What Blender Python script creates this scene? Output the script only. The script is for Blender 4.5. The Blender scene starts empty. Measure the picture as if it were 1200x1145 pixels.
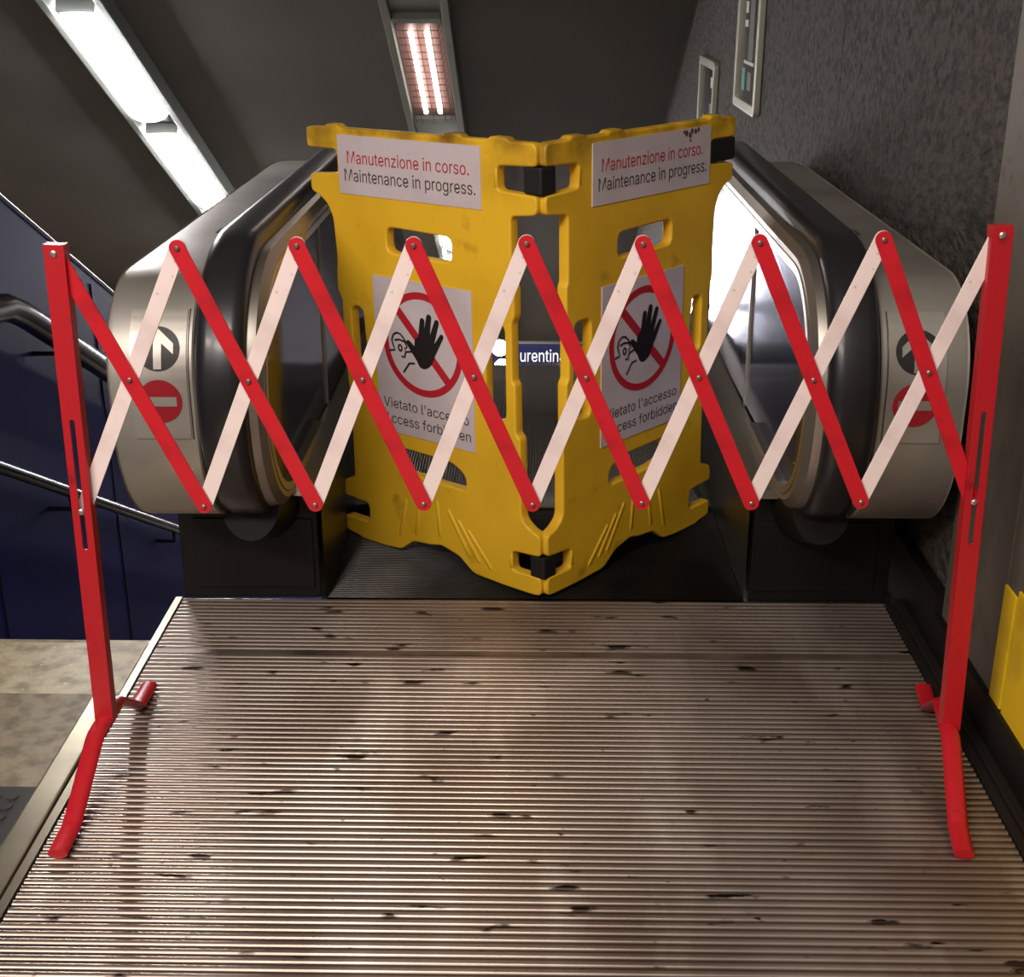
import bpy, bmesh, math, random
from mathutils import Matrix, Vector
R = math.radians
random.seed(7)
SC = bpy.context.scene
COL = SC.collection
TH = R(28.5)                      # slope of the escalator, stairs and ceiling
TT = math.tan(TH)
XC = 0.02                         # centre line of the escalator

# ------------------------------------------------------------------ helpers
def link(o, parent=None):
    COL.objects.link(o)
    if parent: o.parent = parent
    return o
def tag(o, label=None, cat=None, group=None, kind=None):
    if label: o['label'] = label
    if cat: o['category'] = cat
    if group: o['group'] = group
    if kind: o['kind'] = kind
    return o
def empty(name, loc, rot=(0, 0, 0), label=None, cat=None, group=None):
    o = bpy.data.objects.new(name, None); o.empty_display_size = .1
    o.location = loc; o.rotation_euler = rot
    link(o); return tag(o, label, cat, group)

class MB:
    """collects geometry, linked as one mesh object"""
    def __init__(s): s.v = []; s.f = []; s.m = []; s.sm = []
    def add(s, vs, fs, mi=0, smooth=False, M=None):
        b = len(s.v)
        for p in vs:
            p = Vector(p)
            if M is not None: p = M @ p
            s.v.append(tuple(p))
        for f in fs:
            s.f.append(tuple(b + i for i in f)); s.m.append(mi); s.sm.append(smooth)
    def mesh(s, me, mi=None, M=None, smooth=False):
        b = len(s.v)
        for v in me.vertices:
            p = v.co.copy()
            if M is not None: p = M @ p
            s.v.append(tuple(p))
        for f in me.polygons:
            s.f.append(tuple(b + i for i in f.vertices)); s.m.append(f.material_index if mi is None else mi); s.sm.append(smooth)
        bpy.data.meshes.remove(me)
    def box(s, a, b, mi=0, M=None, bev=0):
        bm = bmesh.new(); bmesh.ops.create_cube(bm, size=1)
        for v in bm.verts:
            v.co = Vector([a[i] + (b[i] - a[i]) * (v.co[i] + .5) for i in range(3)])
        if bev: bmesh.ops.bevel(bm, geom=bm.edges[:], offset=bev, segments=2, affect='EDGES', profile=.6)
        me = bpy.data.meshes.new('t'); bm.to_mesh(me); bm.free(); s.mesh(me, mi, M, False)
    def tube(s, pts, r, n=12, mi=0, M=None, cap=True, sx=1, sy=1):
        pts = [Vector(p) for p in pts]; vs = []; fs = []
        N = len(pts); prev = None
        for i, p in enumerate(pts):
            t = (pts[min(i+1, N-1)] - pts[max(i-1, 0)]).normalized()
            a = prev if prev is not None else (Vector((1, 0, 0)) if abs(t.x) < .9 else Vector((0, 0, 1)))
            a = (a - t * a.dot(t)).normalized(); prev = a
            c = t.cross(a)
            rr = r[i] if isinstance(r, (list, tuple)) else r
            for k in range(n):
                w = 2 * math.pi * k / n
                vs.append(p + a * math.cos(w) * rr * sx + c * math.sin(w) * rr * sy)
        for i in range(N - 1):
            for k in range(n):
                fs.append((i*n+k, i*n+(k+1) % n, (i+1)*n+(k+1) % n, (i+1)*n+k))
        s.add(vs, fs, mi, True, M)
        if cap:
            s.add([vs[k] for k in range(n)][::-1], [tuple(range(n))], mi, False, M)
            s.add([vs[(N-1)*n+k] for k in range(n)], [tuple(range(n))], mi, False, M)
    def sweep(s, prof, path, mi=0, smooth=True, cap=True, closed=True):
        """prof: (x, offset) pairs; path: list of ((y,z),(ny,nz)) ; offset runs along the normal"""
        n = len(prof); vs = []; fs = []
        for (y, z), (ny, nz) in path:
            for x, o in prof: vs.append((x, y + ny*o, z + nz*o))
        for i in range(len(path) - 1):
            for k in range(n if closed else n - 1):
                k2 = (k+1) % n
                fs.append((i*n+k, i*n+k2, (i+1)*n+k2, (i+1)*n+k))
        s.add(vs, fs, mi, smooth)
        if cap and closed:
            s.add(vs[:n], [tuple(range(n))], mi); s.add(vs[-n:], [tuple(range(n))], mi)
    def build(s, name, mats, parent=None, auto=35):
        me = bpy.data.meshes.new(name)
        me.from_pydata(s.v, [], s.f)
        if not isinstance(mats, (list, tuple)): mats = [mats]
        for m in mats: me.materials.append(m)
        for i, p in enumerate(me.polygons):
            p.material_index = s.m[i]; p.use_smooth = s.sm[i]
        bm = bmesh.new(); bm.from_mesh(me)
        bmesh.ops.recalc_face_normals(bm, faces=bm.faces); 
        bm.to_mesh(me); bm.free()
        if auto and any(s.sm): me.set_sharp_from_angle(angle=R(auto))
        me.update()
        return link(bpy.data.objects.new(name, me), parent)

def fillet(pts, rad, seg=4):
    out = []; n = len(pts)
    for i in range(n):
        p0, p, p1 = Vector(pts[i-1][:2]), Vector(pts[i][:2]), Vector(pts[(i+1) % n][:2])
        r = pts[i][2] if len(pts[i]) > 2 else rad
        a, b = p0 - p, p1 - p
        d = min(r, a.length*.48, b.length*.48)
        if d < 1e-5: out.append(tuple(p)); continue
        a, b = p + a.normalized()*d, p + b.normalized()*d
        for k in range(seg+1):
            t = k/seg
            out.append(tuple(a*(1-t)**2 + p*2*t*(1-t) + b*t*t))
    return out
def plate(loops, half, bevel=0, seg=2):
    """flat outline with holes (in XZ), thickness 2*half along Y -> mesh"""
    cu = bpy.data.curves.new('t', 'CURVE'); cu.dimensions = '2D'; cu.fill_mode = 'BOTH'
    cu.extrude = max(0, half - bevel); cu.bevel_depth = bevel; cu.bevel_resolution = seg; cu.offset = -bevel
    for lp in loops:
        sp = cu.splines.new('POLY'); sp.points.add(len(lp) - 1)
        for q, p in zip(sp.points, lp): q.co = (p[0], p[1], 0, 1)
        sp.use_cyclic_u = True
    o = bpy.data.objects.new('t', cu); COL.objects.link(o)
    dg = bpy.context.evaluated_depsgraph_get()
    me = bpy.data.meshes.new_from_object(o.evaluated_get(dg))
    bpy.data.objects.remove(o); bpy.data.curves.remove(cu)
    me.transform(Matrix.Rotation(R(90), 4, 'X'))      # XY -> XZ, front (+z) -> -Y
    return me
# outlines of the sans-serif letters used on the signs (advance, points, faces; cap height 509)
GLYPH = {"'":[206,[[78,318],[70,509],[136,509],[128,318]],[[0,2,1],[0,3,2]]],".":[188,[[95,-4],[78,-1],[63,9],[53,24],[50,41],[53,59],[63,73],[78,83],[95,87],[113,83],[128,73],[138,59],[141,41],[138,24],[128,9],[113,-1]],[[7,9,8],[6,9,7],[6,10,9],[5,10,6],[5,11,10],[4,11,5],[4,12,11],[3,12,4],[3,13,12],[2,13,3],[2,14,13],[1,14,2],[1,15,14],[0,15,1]]],"A":[480,[[16,0],[201,509],[276,509],[463,0],[395,0],[287,302],[276,334],[264,372],[250,420],[232,478],[245,478],[228,419],[213,371],[201,333],[191,302],[85,0],[110,142],[110,199],[370,199],[370,142]],[[0,9,1],[9,2,1],[9,10,2],[10,3,2],[0,17,9],[17,11,9],[11,8,9],[11,8,10],[8,18,10],[18,3,10],[7,18,8],[17,12,11],[6,18,7],[17,13,12],[5,18,6],[17,14,13],[17,16,14],[16,15,14],[4,19,5],[19,18,5],[0,16,17],[16,18,17],[16,19,18],[19,3,18],[0,15,16],[4,3,19]]],"L":[393,[[60,0],[60,509],[125,509],[125,57],[361,57],[361,0]],[[0,2,1],[0,3,2],[0,4,3],[0,5,4]]],"M":[628,[[60,0],[60,509],[152,509],[277,187],[282,174],[287,159],[293,141],[299,123],[305,103],[311,84],[317,65],[322,49],[307,49],[312,65],[318,83],[324,102],[330,121],[336,140],[342,158],[348,174],[352,187],[476,509],[568,509],[568,0],[504,0],[504,291],[504,308],[504,327],[505,347],[505,369],[506,391],[506,413],[507,435],[507,457],[513,457],[505,433],[498,409],[490,386],[482,363],[474,341],[467,322],[461,305],[456,291],[342,0],[286,0],[170,291],[165,304],[159,321],[152,340],[145,361],[137,384],[129,408],[121,432],[112,457],[119,457],[119,437],[120,416],[120,394],[121,372],[121,350],[122,328],[122,309],[122,291],[122,0]],[[0,53,1],[53,2,1],[53,54,2],[54,3,2],[20,33,21],[33,22,21],[33,34,22],[34,23,22],[0,52,53],[55,3,54],[20,32,33],[35,32,34],[32,23,34],[56,52,55],[52,3,55],[20,35,32],[35,31,32],[20,36,35],[0,56,52],[56,51,52],[0,57,56],[20,37,36],[0,58,57],[20,38,37],[0,59,58],[20,39,38],[0,60,59],[20,40,39],[0,61,60],[20,41,40],[0,62,61],[20,42,41],[0,63,62],[20,43,42],[19,43,20],[18,43,19],[17,43,18],[16,43,17],[15,43,16],[14,43,15],[13,10,14],[10,43,14],[13,11,10],[12,11,13]]],"V":[480,[[204,0],[16,509],[84,509],[192,206],[203,176],[215,137],[230,89],[248,31],[235,31],[252,90],[267,138],[279,176],[290,206],[395,509],[463,509],[278,0]],[[0,2,1],[0,3,2],[12,14,13],[12,15,14],[0,4,3],[11,15,12],[10,15,11],[0,5,4],[9,15,10],[0,6,5],[8,7,9],[7,15,9],[0,7,6],[0,15,7]]],"a":[389,[[160,-9],[126,-5],[94,5],[68,22],[48,45],[35,73],[30,108],[34,138],[43,161],[58,179],[78,193],[100,203],[125,211],[152,216],[178,220],[209,224],[234,227],[252,230],[265,235],[273,243],[276,255],[276,257],[273,279],[267,297],[256,311],[240,322],[220,329],[196,331],[171,329],[149,322],[132,313],[118,301],[107,288],[100,274],[41,291],[57,322],[79,346],[104,364],[133,375],[163,382],[194,384],[215,383],[239,379],[263,372],[286,360],[306,343],[322,320],[333,290],[337,251],[337,0],[277,0],[277,52],[272,52],[264,38],[252,25],[236,12],[215,1],[190,-6],[170,45],[202,49],[228,59],[248,74],[263,93],[272,115],[276,138],[276,190],[270,186],[259,182],[246,179],[231,176],[216,173],[200,171],[186,169],[175,168],[154,164],[134,159],[117,150],[103,139],[95,124],[92,105],[94,87],[102,72],[114,61],[130,52],[149,47]],[[39,41,40],[39,42,41],[38,42,39],[38,43,42],[37,43,38],[37,44,43],[36,44,37],[36,45,44],[35,45,36],[35,27,45],[27,46,45],[35,28,27],[26,46,27],[35,29,28],[25,46,26],[35,30,29],[34,30,35],[24,46,25],[24,47,46],[34,31,30],[23,47,24],[34,32,31],[22,47,23],[33,32,34],[22,48,47],[21,48,22],[20,48,21],[19,48,20],[19,49,48],[18,49,19],[17,65,18],[65,49,18],[16,65,17],[15,65,16],[14,65,15],[13,65,14],[12,65,13],[11,65,12],[10,65,11],[9,65,10],[9,66,65],[64,49,65],[9,67,66],[9,68,67],[8,68,9],[8,69,68],[8,70,69],[8,71,70],[8,72,71],[8,73,72],[8,74,73],[8,75,74],[7,75,8],[7,76,75],[7,77,76],[7,78,77],[63,49,64],[6,78,7],[6,79,78],[62,49,63],[5,79,6],[5,80,79],[61,51,62],[51,49,62],[5,81,80],[60,51,61],[4,81,5],[4,82,81],[4,83,82],[59,52,60],[52,51,60],[4,84,83],[59,53,52],[50,49,51],[58,53,59],[4,58,84],[4,53,58],[3,53,4],[3,54,53],[3,55,54],[2,55,3],[2,56,55],[1,56,2],[1,57,56],[0,57,1]]],"b":[424,[[229,-8],[198,-5],[172,4],[153,17],[138,31],[127,46],[118,59],[112,59],[112,0],[53,0],[53,509],[114,509],[114,319],[118,319],[127,331],[137,346],[152,360],[171,373],[197,381],[229,384],[274,378],[313,361],[345,332],[370,293],[385,245],[390,189],[385,133],[370,84],[346,45],[313,16],[274,-2],[220,47],[253,51],[279,66],[301,88],[316,117],[325,151],[328,189],[325,227],[316,261],[301,290],[280,311],[253,325],[220,330],[188,325],[161,312],[140,291],[125,263],[116,229],[113,189],[116,150],[125,115],[140,86],[162,65],[188,51]],[[9,11,10],[9,12,11],[18,20,19],[17,20,18],[17,21,20],[16,21,17],[16,22,21],[15,22,16],[14,22,15],[14,43,22],[43,42,22],[42,23,22],[13,43,14],[13,44,43],[13,45,44],[41,23,42],[9,13,12],[9,47,13],[47,46,13],[46,45,13],[40,23,41],[40,24,23],[39,24,40],[9,48,47],[38,24,39],[38,25,24],[9,49,48],[37,25,38],[9,50,49],[36,25,37],[36,26,25],[35,26,36],[9,51,50],[35,27,26],[34,27,35],[9,7,51],[7,52,51],[33,27,34],[7,53,52],[33,28,27],[32,28,33],[7,6,53],[6,54,53],[9,8,7],[5,54,6],[31,28,32],[5,31,54],[5,28,31],[4,28,5],[4,29,28],[3,29,4],[2,29,3],[2,30,29],[1,30,2],[1,0,30]]],"c":[396,[[207,-8],[159,-2],[117,16],[82,46],[56,85],[40,133],[34,187],[40,243],[56,291],[82,330],[117,360],[159,378],[207,384],[234,383],[260,377],[284,368],[305,356],[324,341],[340,322],[353,301],[362,277],[303,262],[298,276],[290,289],[281,301],[270,311],[257,319],[242,325],[226,329],[207,330],[173,325],[145,310],[124,287],[108,258],[99,224],[96,187],[99,151],[108,117],[124,89],[145,66],[173,51],[207,46],[226,48],[243,52],[258,58],[271,66],[282,76],[292,89],[299,102],[304,117],[363,102],[354,78],[341,56],[325,37],[306,21],[285,9],[261,-1],[235,-6]],[[11,13,12],[11,14,13],[10,14,11],[10,15,14],[10,16,15],[9,16,10],[9,17,16],[9,29,17],[29,18,17],[8,30,9],[30,29,9],[28,18,29],[27,18,28],[8,31,30],[26,18,27],[26,19,18],[25,19,26],[24,19,25],[8,32,31],[23,19,24],[23,20,19],[7,32,8],[22,20,23],[7,33,32],[22,21,20],[7,34,33],[6,34,7],[6,35,34],[5,35,6],[5,36,35],[5,37,36],[4,37,5],[4,38,37],[48,50,49],[48,51,50],[47,51,48],[46,51,47],[4,39,38],[3,39,4],[46,52,51],[45,52,46],[44,52,45],[3,40,39],[43,52,44],[43,53,52],[42,53,43],[3,41,40],[41,53,42],[3,53,41],[2,53,3],[2,54,53],[2,55,54],[1,55,2],[1,56,55],[1,57,56],[0,57,1]]],"d":[424,[[195,-8],[151,-2],[111,16],[79,45],[55,84],[39,133],[34,189],[39,245],[55,293],[79,332],[112,361],[151,378],[196,384],[228,381],[253,373],[272,360],[287,346],[298,331],[306,319],[311,319],[311,509],[372,509],[372,0],[313,0],[313,59],[307,59],[298,46],[287,31],[272,17],[252,4],[227,-5],[205,47],[236,51],[263,65],[284,86],[299,115],[309,150],[312,189],[309,229],[300,263],[284,291],[263,312],[237,325],[205,330],[172,325],[145,311],[124,290],[108,261],[99,227],[96,189],[99,151],[109,117],[124,88],[145,66],[172,51]],[[19,21,20],[19,22,21],[11,13,12],[11,14,13],[10,14,11],[10,15,14],[9,15,10],[9,16,15],[9,17,16],[8,44,9],[44,43,9],[43,17,9],[43,18,17],[42,18,43],[41,18,42],[8,45,44],[41,19,18],[41,40,19],[40,39,19],[39,22,19],[8,46,45],[7,46,8],[7,47,46],[38,22,39],[7,48,47],[6,48,7],[37,22,38],[6,49,48],[6,50,49],[36,22,37],[5,50,6],[5,51,50],[35,22,36],[4,51,5],[4,52,51],[34,24,35],[24,22,35],[4,53,52],[33,24,34],[3,53,4],[3,54,53],[32,25,33],[25,24,33],[32,26,25],[23,22,24],[3,31,54],[31,26,32],[3,26,31],[3,27,26],[2,27,3],[2,28,27],[2,29,28],[1,29,2],[1,30,29],[0,30,1]]],"e":[404,[[212,-8],[161,-2],[117,16],[82,46],[56,85],[40,132],[34,187],[39,242],[55,290],[81,329],[115,359],[157,378],[205,384],[236,382],[266,374],[294,361],[319,341],[341,315],[357,282],[368,242],[371,194],[371,169],[75,169],[75,221],[338,221],[310,202],[307,237],[298,269],[283,294],[263,314],[237,326],[205,330],[173,326],[146,313],[125,294],[109,270],[99,241],[96,211],[96,178],[100,139],[110,106],[128,80],[151,61],[179,50],[212,46],[234,48],[254,53],[271,61],[285,73],[297,88],[306,105],[365,91],[353,63],[335,39],[311,19],[283,4],[249,-5]],[[11,13,12],[11,14,13],[10,14,11],[10,15,14],[10,16,15],[9,16,10],[9,31,16],[31,17,16],[9,32,31],[30,17,31],[8,32,9],[29,17,30],[8,33,32],[29,18,17],[28,18,29],[8,34,33],[27,18,28],[8,35,34],[7,35,8],[27,19,18],[7,36,35],[26,19,27],[26,24,19],[24,20,19],[6,23,7],[23,36,7],[23,37,36],[25,24,26],[6,22,23],[37,24,23],[37,20,24],[38,20,37],[38,21,20],[5,22,6],[39,21,38],[5,21,22],[5,39,21],[5,40,39],[4,40,5],[4,41,40],[49,51,50],[49,52,51],[48,52,49],[3,41,4],[3,42,41],[47,52,48],[47,53,52],[3,43,42],[46,53,47],[45,53,46],[3,44,43],[44,53,45],[3,53,44],[2,53,3],[2,54,53],[2,55,54],[1,55,2],[1,56,55],[0,56,1]]],"f":[254,[[228,379],[228,327],[6,327],[6,379],[81,0],[81,432],[84,461],[96,486],[113,505],[135,519],[161,527],[187,530],[207,529],[222,527],[234,524],[243,521],[227,468],[222,470],[215,472],[206,473],[195,474],[171,470],[154,460],[145,443],[142,419],[142,0]],[[10,12,11],[10,13,12],[9,13,10],[9,14,13],[9,15,14],[9,16,15],[8,17,9],[17,16,9],[7,19,8],[19,18,8],[18,17,8],[6,20,7],[20,19,7],[6,21,20],[6,22,21],[5,22,6],[5,23,22],[5,24,23],[4,24,5],[4,25,24],[2,0,3],[2,1,0]]],"g":[425,[[207,-151],[168,-148],[134,-140],[105,-127],[82,-110],[64,-91],[51,-69],[101,-41],[110,-53],[122,-66],[136,-78],[154,-88],[178,-95],[207,-97],[249,-92],[282,-75],[304,-47],[311,-6],[311,68],[306,68],[298,56],[287,41],[272,28],[252,16],[227,8],[195,5],[152,10],[113,27],[80,53],[55,90],[39,136],[34,191],[39,246],[55,293],[80,332],[112,361],[152,378],[196,384],[228,382],[253,373],[273,360],[288,346],[299,331],[308,319],[313,319],[313,379],[372,379],[372,-9],[367,-54],[350,-90],[324,-117],[291,-136],[251,-147],[205,59],[237,63],[264,75],[285,95],[300,121],[309,154],[312,193],[309,231],[300,264],[285,291],[264,312],[237,325],[205,330],[172,325],[145,312],[124,290],[109,262],[99,229],[96,193],[99,155],[109,123],[124,96],[145,76],[172,63]],[[36,38,37],[36,39,38],[44,46,45],[44,47,46],[35,39,36],[35,40,39],[34,40,35],[34,41,40],[34,42,41],[33,66,34],[66,65,34],[65,42,34],[65,43,42],[64,43,65],[63,43,64],[33,67,66],[63,44,43],[63,62,44],[62,61,44],[61,60,44],[60,47,44],[33,68,67],[32,68,33],[32,69,68],[32,70,69],[31,70,32],[59,47,60],[31,71,70],[31,72,71],[58,47,59],[30,72,31],[30,73,72],[57,47,58],[29,73,30],[29,74,73],[56,18,57],[18,47,57],[29,75,74],[55,18,56],[28,75,29],[28,76,75],[54,19,55],[19,18,55],[54,20,19],[17,47,18],[28,53,76],[53,20,54],[28,20,53],[28,21,20],[27,21,28],[27,22,21],[27,23,22],[26,23,27],[26,24,23],[25,24,26],[16,47,17],[16,48,47],[6,8,7],[15,48,16],[6,9,8],[15,49,48],[6,10,9],[5,10,6],[14,49,15],[5,11,10],[5,12,11],[14,50,49],[4,12,5],[13,50,14],[4,13,12],[4,50,13],[3,50,4],[3,51,50],[2,51,3],[2,52,51],[1,52,2],[1,0,52]]],"i":[167,[[84,443],[67,446],[54,455],[44,468],[41,483],[44,499],[54,512],[67,521],[84,524],[100,521],[114,512],[123,499],[126,483],[123,468],[114,455],[100,446],[53,0],[53,379],[114,379],[114,0]],[[16,18,17],[16,19,18],[7,9,8],[6,9,7],[6,10,9],[5,10,6],[5,11,10],[4,11,5],[4,12,11],[3,12,4],[3,13,12],[2,13,3],[2,14,13],[1,14,2],[1,15,14],[0,15,1]]],"l":[189,[[139,-2],[101,3],[74,20],[58,47],[53,84],[53,509],[114,509],[114,99],[115,77],[120,62],[130,54],[146,52],[154,52],[160,53],[165,53],[170,54],[181,3],[172,1],[162,-1],[151,-2]],[[4,6,5],[4,7,6],[4,8,7],[3,8,4],[3,9,8],[3,10,9],[3,11,10],[14,16,15],[13,16,14],[12,16,13],[11,16,12],[3,16,11],[2,16,3],[1,16,2],[0,16,1],[0,17,16],[0,18,17],[0,19,18]]],"n":[410,[[114,227],[114,0],[53,0],[53,379],[112,379],[112,287],[102,287],[124,332],[152,362],[187,379],[227,384],[264,380],[295,369],[321,349],[341,321],[353,285],[357,240],[357,0],[296,0],[296,235],[290,275],[273,304],[246,323],[210,329],[184,326],[161,317],[141,303],[126,283],[117,257]],[[9,11,10],[9,12,11],[2,4,3],[2,6,4],[6,5,4],[8,12,9],[8,13,12],[7,13,8],[7,23,13],[23,14,13],[6,25,7],[25,24,7],[24,23,7],[22,14,23],[21,14,22],[21,15,14],[6,26,25],[20,15,21],[6,27,26],[2,28,6],[28,27,6],[20,16,15],[19,16,20],[2,0,28],[19,17,16],[18,17,19],[2,1,0]]],"o":[415,[[207,-8],[159,-2],[117,16],[82,46],[56,85],[40,133],[34,187],[40,243],[56,291],[82,330],[117,360],[159,378],[207,384],[256,378],[299,360],[333,330],[359,291],[376,243],[381,187],[376,133],[359,85],[333,46],[299,16],[256,-2],[207,46],[242,51],[270,66],[292,89],[307,117],[316,151],[319,187],[316,224],[307,258],[292,287],[270,310],[242,325],[207,330],[173,325],[145,310],[124,287],[108,258],[99,224],[96,187],[99,151],[108,117],[124,89],[145,66],[173,51]],[[11,13,12],[10,13,11],[10,14,13],[9,14,10],[9,15,14],[8,37,9],[37,36,9],[36,15,9],[36,35,15],[35,16,15],[8,38,37],[34,16,35],[8,39,38],[33,16,34],[7,39,8],[33,17,16],[7,40,39],[32,17,33],[7,41,40],[31,17,32],[6,41,7],[31,18,17],[6,42,41],[30,18,31],[5,42,6],[5,43,42],[29,18,30],[29,19,18],[5,44,43],[28,19,29],[28,20,19],[4,44,5],[4,45,44],[27,20,28],[4,46,45],[26,20,27],[3,46,4],[26,21,20],[3,47,46],[25,21,26],[3,24,47],[24,21,25],[3,21,24],[2,21,3],[2,22,21],[1,22,2],[1,23,22],[0,23,1]]],"p":[424,[[53,-143],[53,379],[112,379],[112,319],[118,319],[126,331],[137,346],[152,360],[171,373],[197,381],[229,384],[274,378],[313,361],[345,332],[370,293],[385,245],[390,189],[385,133],[370,84],[346,45],[313,16],[274,-2],[229,-8],[198,-5],[173,4],[153,17],[138,31],[127,46],[118,59],[114,59],[114,-143],[220,47],[253,51],[279,66],[301,88],[316,117],[325,151],[328,189],[325,227],[316,261],[301,290],[280,311],[253,325],[220,330],[188,325],[161,312],[140,291],[125,263],[116,229],[113,189],[116,150],[125,115],[140,86],[162,65],[188,51]],[[9,11,10],[8,11,9],[0,2,1],[0,3,2],[8,12,11],[7,12,8],[7,13,12],[6,13,7],[5,13,6],[5,43,13],[43,42,13],[42,14,13],[4,43,5],[4,44,43],[4,45,44],[41,14,42],[0,4,3],[0,48,4],[48,47,4],[47,46,4],[46,45,4],[40,14,41],[40,15,14],[39,15,40],[38,15,39],[38,16,15],[0,49,48],[37,16,38],[0,50,49],[36,16,37],[36,17,16],[35,17,36],[0,51,50],[35,18,17],[34,18,35],[0,29,51],[29,52,51],[33,18,34],[29,53,52],[33,19,18],[32,19,33],[29,28,53],[28,54,53],[0,30,29],[27,54,28],[31,19,32],[27,31,54],[27,19,31],[26,19,27],[26,20,19],[25,20,26],[24,20,25],[24,21,20],[23,21,24],[23,22,21]]],"r":[259,[[53,0],[53,379],[112,379],[112,321],[115,321],[130,347],[152,367],[181,380],[213,385],[221,385],[229,384],[237,384],[243,384],[243,322],[239,323],[230,324],[219,325],[207,326],[182,323],[159,315],[140,301],[126,284],[117,262],[114,237],[114,0]],[[7,9,8],[7,10,9],[7,11,10],[7,12,11],[7,13,12],[6,13,7],[0,2,1],[0,3,2],[5,13,6],[4,17,5],[17,16,5],[16,15,5],[15,14,5],[14,13,5],[4,18,17],[4,19,18],[0,4,3],[0,22,4],[22,21,4],[21,20,4],[20,19,4],[0,23,22],[0,24,23]]],"s":[365,[[182,-8],[145,-5],[112,3],[84,18],[62,38],[45,63],[36,94],[94,107],[105,79],[124,60],[150,49],[181,45],[217,50],[244,62],[262,81],[268,103],[265,121],[254,136],[237,147],[212,155],[149,170],[104,186],[72,208],[53,237],[47,274],[51,305],[65,332],[87,354],[115,370],[149,381],[187,384],[223,381],[254,372],[279,358],[299,339],[314,316],[324,290],[268,277],[258,298],[243,316],[219,328],[187,333],[156,329],[131,317],[114,299],[109,277],[112,258],[124,243],[144,232],[172,223],[229,209],[275,194],[306,171],[325,142],[331,107],[326,75],[312,47],[290,24],[260,6],[223,-5]],[[29,31,30],[29,32,31],[28,32,29],[28,33,32],[27,33,28],[27,34,33],[26,34,27],[26,41,34],[41,35,34],[26,42,41],[40,35,41],[25,42,26],[25,43,42],[39,35,40],[25,44,43],[39,36,35],[38,36,39],[24,44,25],[24,45,44],[37,36,38],[24,46,45],[23,46,24],[23,47,46],[23,48,47],[22,48,23],[22,49,48],[22,50,49],[22,51,50],[21,51,22],[21,52,51],[20,52,21],[20,53,52],[19,53,20],[18,53,19],[17,53,18],[17,54,53],[16,54,17],[15,54,16],[6,8,7],[15,55,54],[14,55,15],[5,8,6],[13,55,14],[5,9,8],[13,56,55],[4,9,5],[12,56,13],[4,10,9],[11,56,12],[4,11,10],[11,57,56],[4,57,11],[3,57,4],[3,58,57],[2,58,3],[2,59,58],[1,59,2],[1,0,59]]],"t":[227,[[204,379],[204,327],[6,327],[6,379],[65,471],[126,471],[126,98],[128,76],[136,61],[150,53],[170,50],[177,50],[185,51],[194,52],[202,54],[213,2],[203,-1],[192,-3],[180,-4],[168,-4],[125,2],[92,21],[72,52],[65,93]],[[23,5,4],[23,6,5],[2,0,3],[2,1,0],[23,7,6],[22,7,23],[22,8,7],[22,9,8],[13,15,14],[22,10,9],[12,15,13],[21,10,22],[11,15,12],[10,15,11],[21,15,10],[20,15,21],[19,15,20],[19,16,15],[19,17,16],[19,18,17]]],"u":[410,[[182,-5],[146,-1],[115,11],[89,31],[69,59],[57,95],[53,139],[53,379],[114,379],[114,144],[119,105],[137,75],[164,56],[200,50],[226,53],[249,62],[268,77],[283,97],[293,122],[296,153],[296,379],[357,379],[357,0],[298,0],[298,92],[307,92],[286,47],[257,17],[222,0]],[[6,8,7],[6,9,8],[19,21,20],[19,22,21],[18,22,19],[6,10,9],[5,10,6],[17,25,18],[25,22,18],[5,11,10],[16,24,17],[24,25,17],[4,11,5],[16,26,24],[26,23,24],[26,22,25],[15,26,16],[4,12,11],[14,26,15],[3,12,4],[3,13,12],[13,26,14],[3,26,13],[3,27,26],[23,22,26],[2,27,3],[2,28,27],[1,28,2],[1,0,28]]],"z":[380,[[42,0],[42,46],[254,320],[254,323],[48,323],[48,379],[333,379],[333,331],[126,60],[126,56],[339,56],[339,0]],[[4,6,5],[4,7,6],[4,3,7],[3,2,7],[2,8,7],[1,8,2],[1,9,8],[1,10,9],[1,11,10],[0,11,1]]]}
def text_mesh(body, x0, x1, base, cap):
    """text filling x0..x1 with its cap height, flat in XZ facing -Y"""
    vs = []; fs = []; x = 0
    for ch in body:
        if ch == ' ': x += 190; continue
        adv, pv, pf = GLYPH[ch]; b = len(vs)
        vs += [(x + p[0], p[1]) for p in pv]; fs += [tuple(b + i for i in q) for q in pf]; x += adv
    a = min(v[0] for v in vs); b = max(v[0] for v in vs)
    me = bpy.data.meshes.new('t')
    me.from_pydata([(x0 + (v[0]-a)/(b-a)*(x1-x0), 0, base + v[1]/509*cap) for v in vs], [], fs)
    return me
def disc(cx, cz, r0, r1, n=64, y=0):
    vs = []; fs = []
    for k in range(n):
        w = 2*math.pi*k/n
        vs += [(cx + r0*math.cos(w), y, cz + r0*math.sin(w)), (cx + r1*math.cos(w), y, cz + r1*math.sin(w))]
    for k in range(n):
        j = (k+1) % n; fs.append((2*k, 2*k+1, 2*j+1, 2*j))
    return vs, fs
def ribbon(pts, w, y=0):
    vs = []; fs = []
    P = [Vector(p) for p in pts]
    for i, p in enumerate(P):
        t = (P[min(i+1, len(P)-1)] - P[max(i-1, 0)]).normalized(); n = Vector((-t.y, t.x))*w/2
        vs += [(p.x+n.x, y, p.y+n.y), (p.x-n.x, y, p.y-n.y)]
    for i in range(len(P)-1): fs.append((2*i, 2*i+1, 2*i+3, 2*i+2))
    return vs, fs

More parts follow.
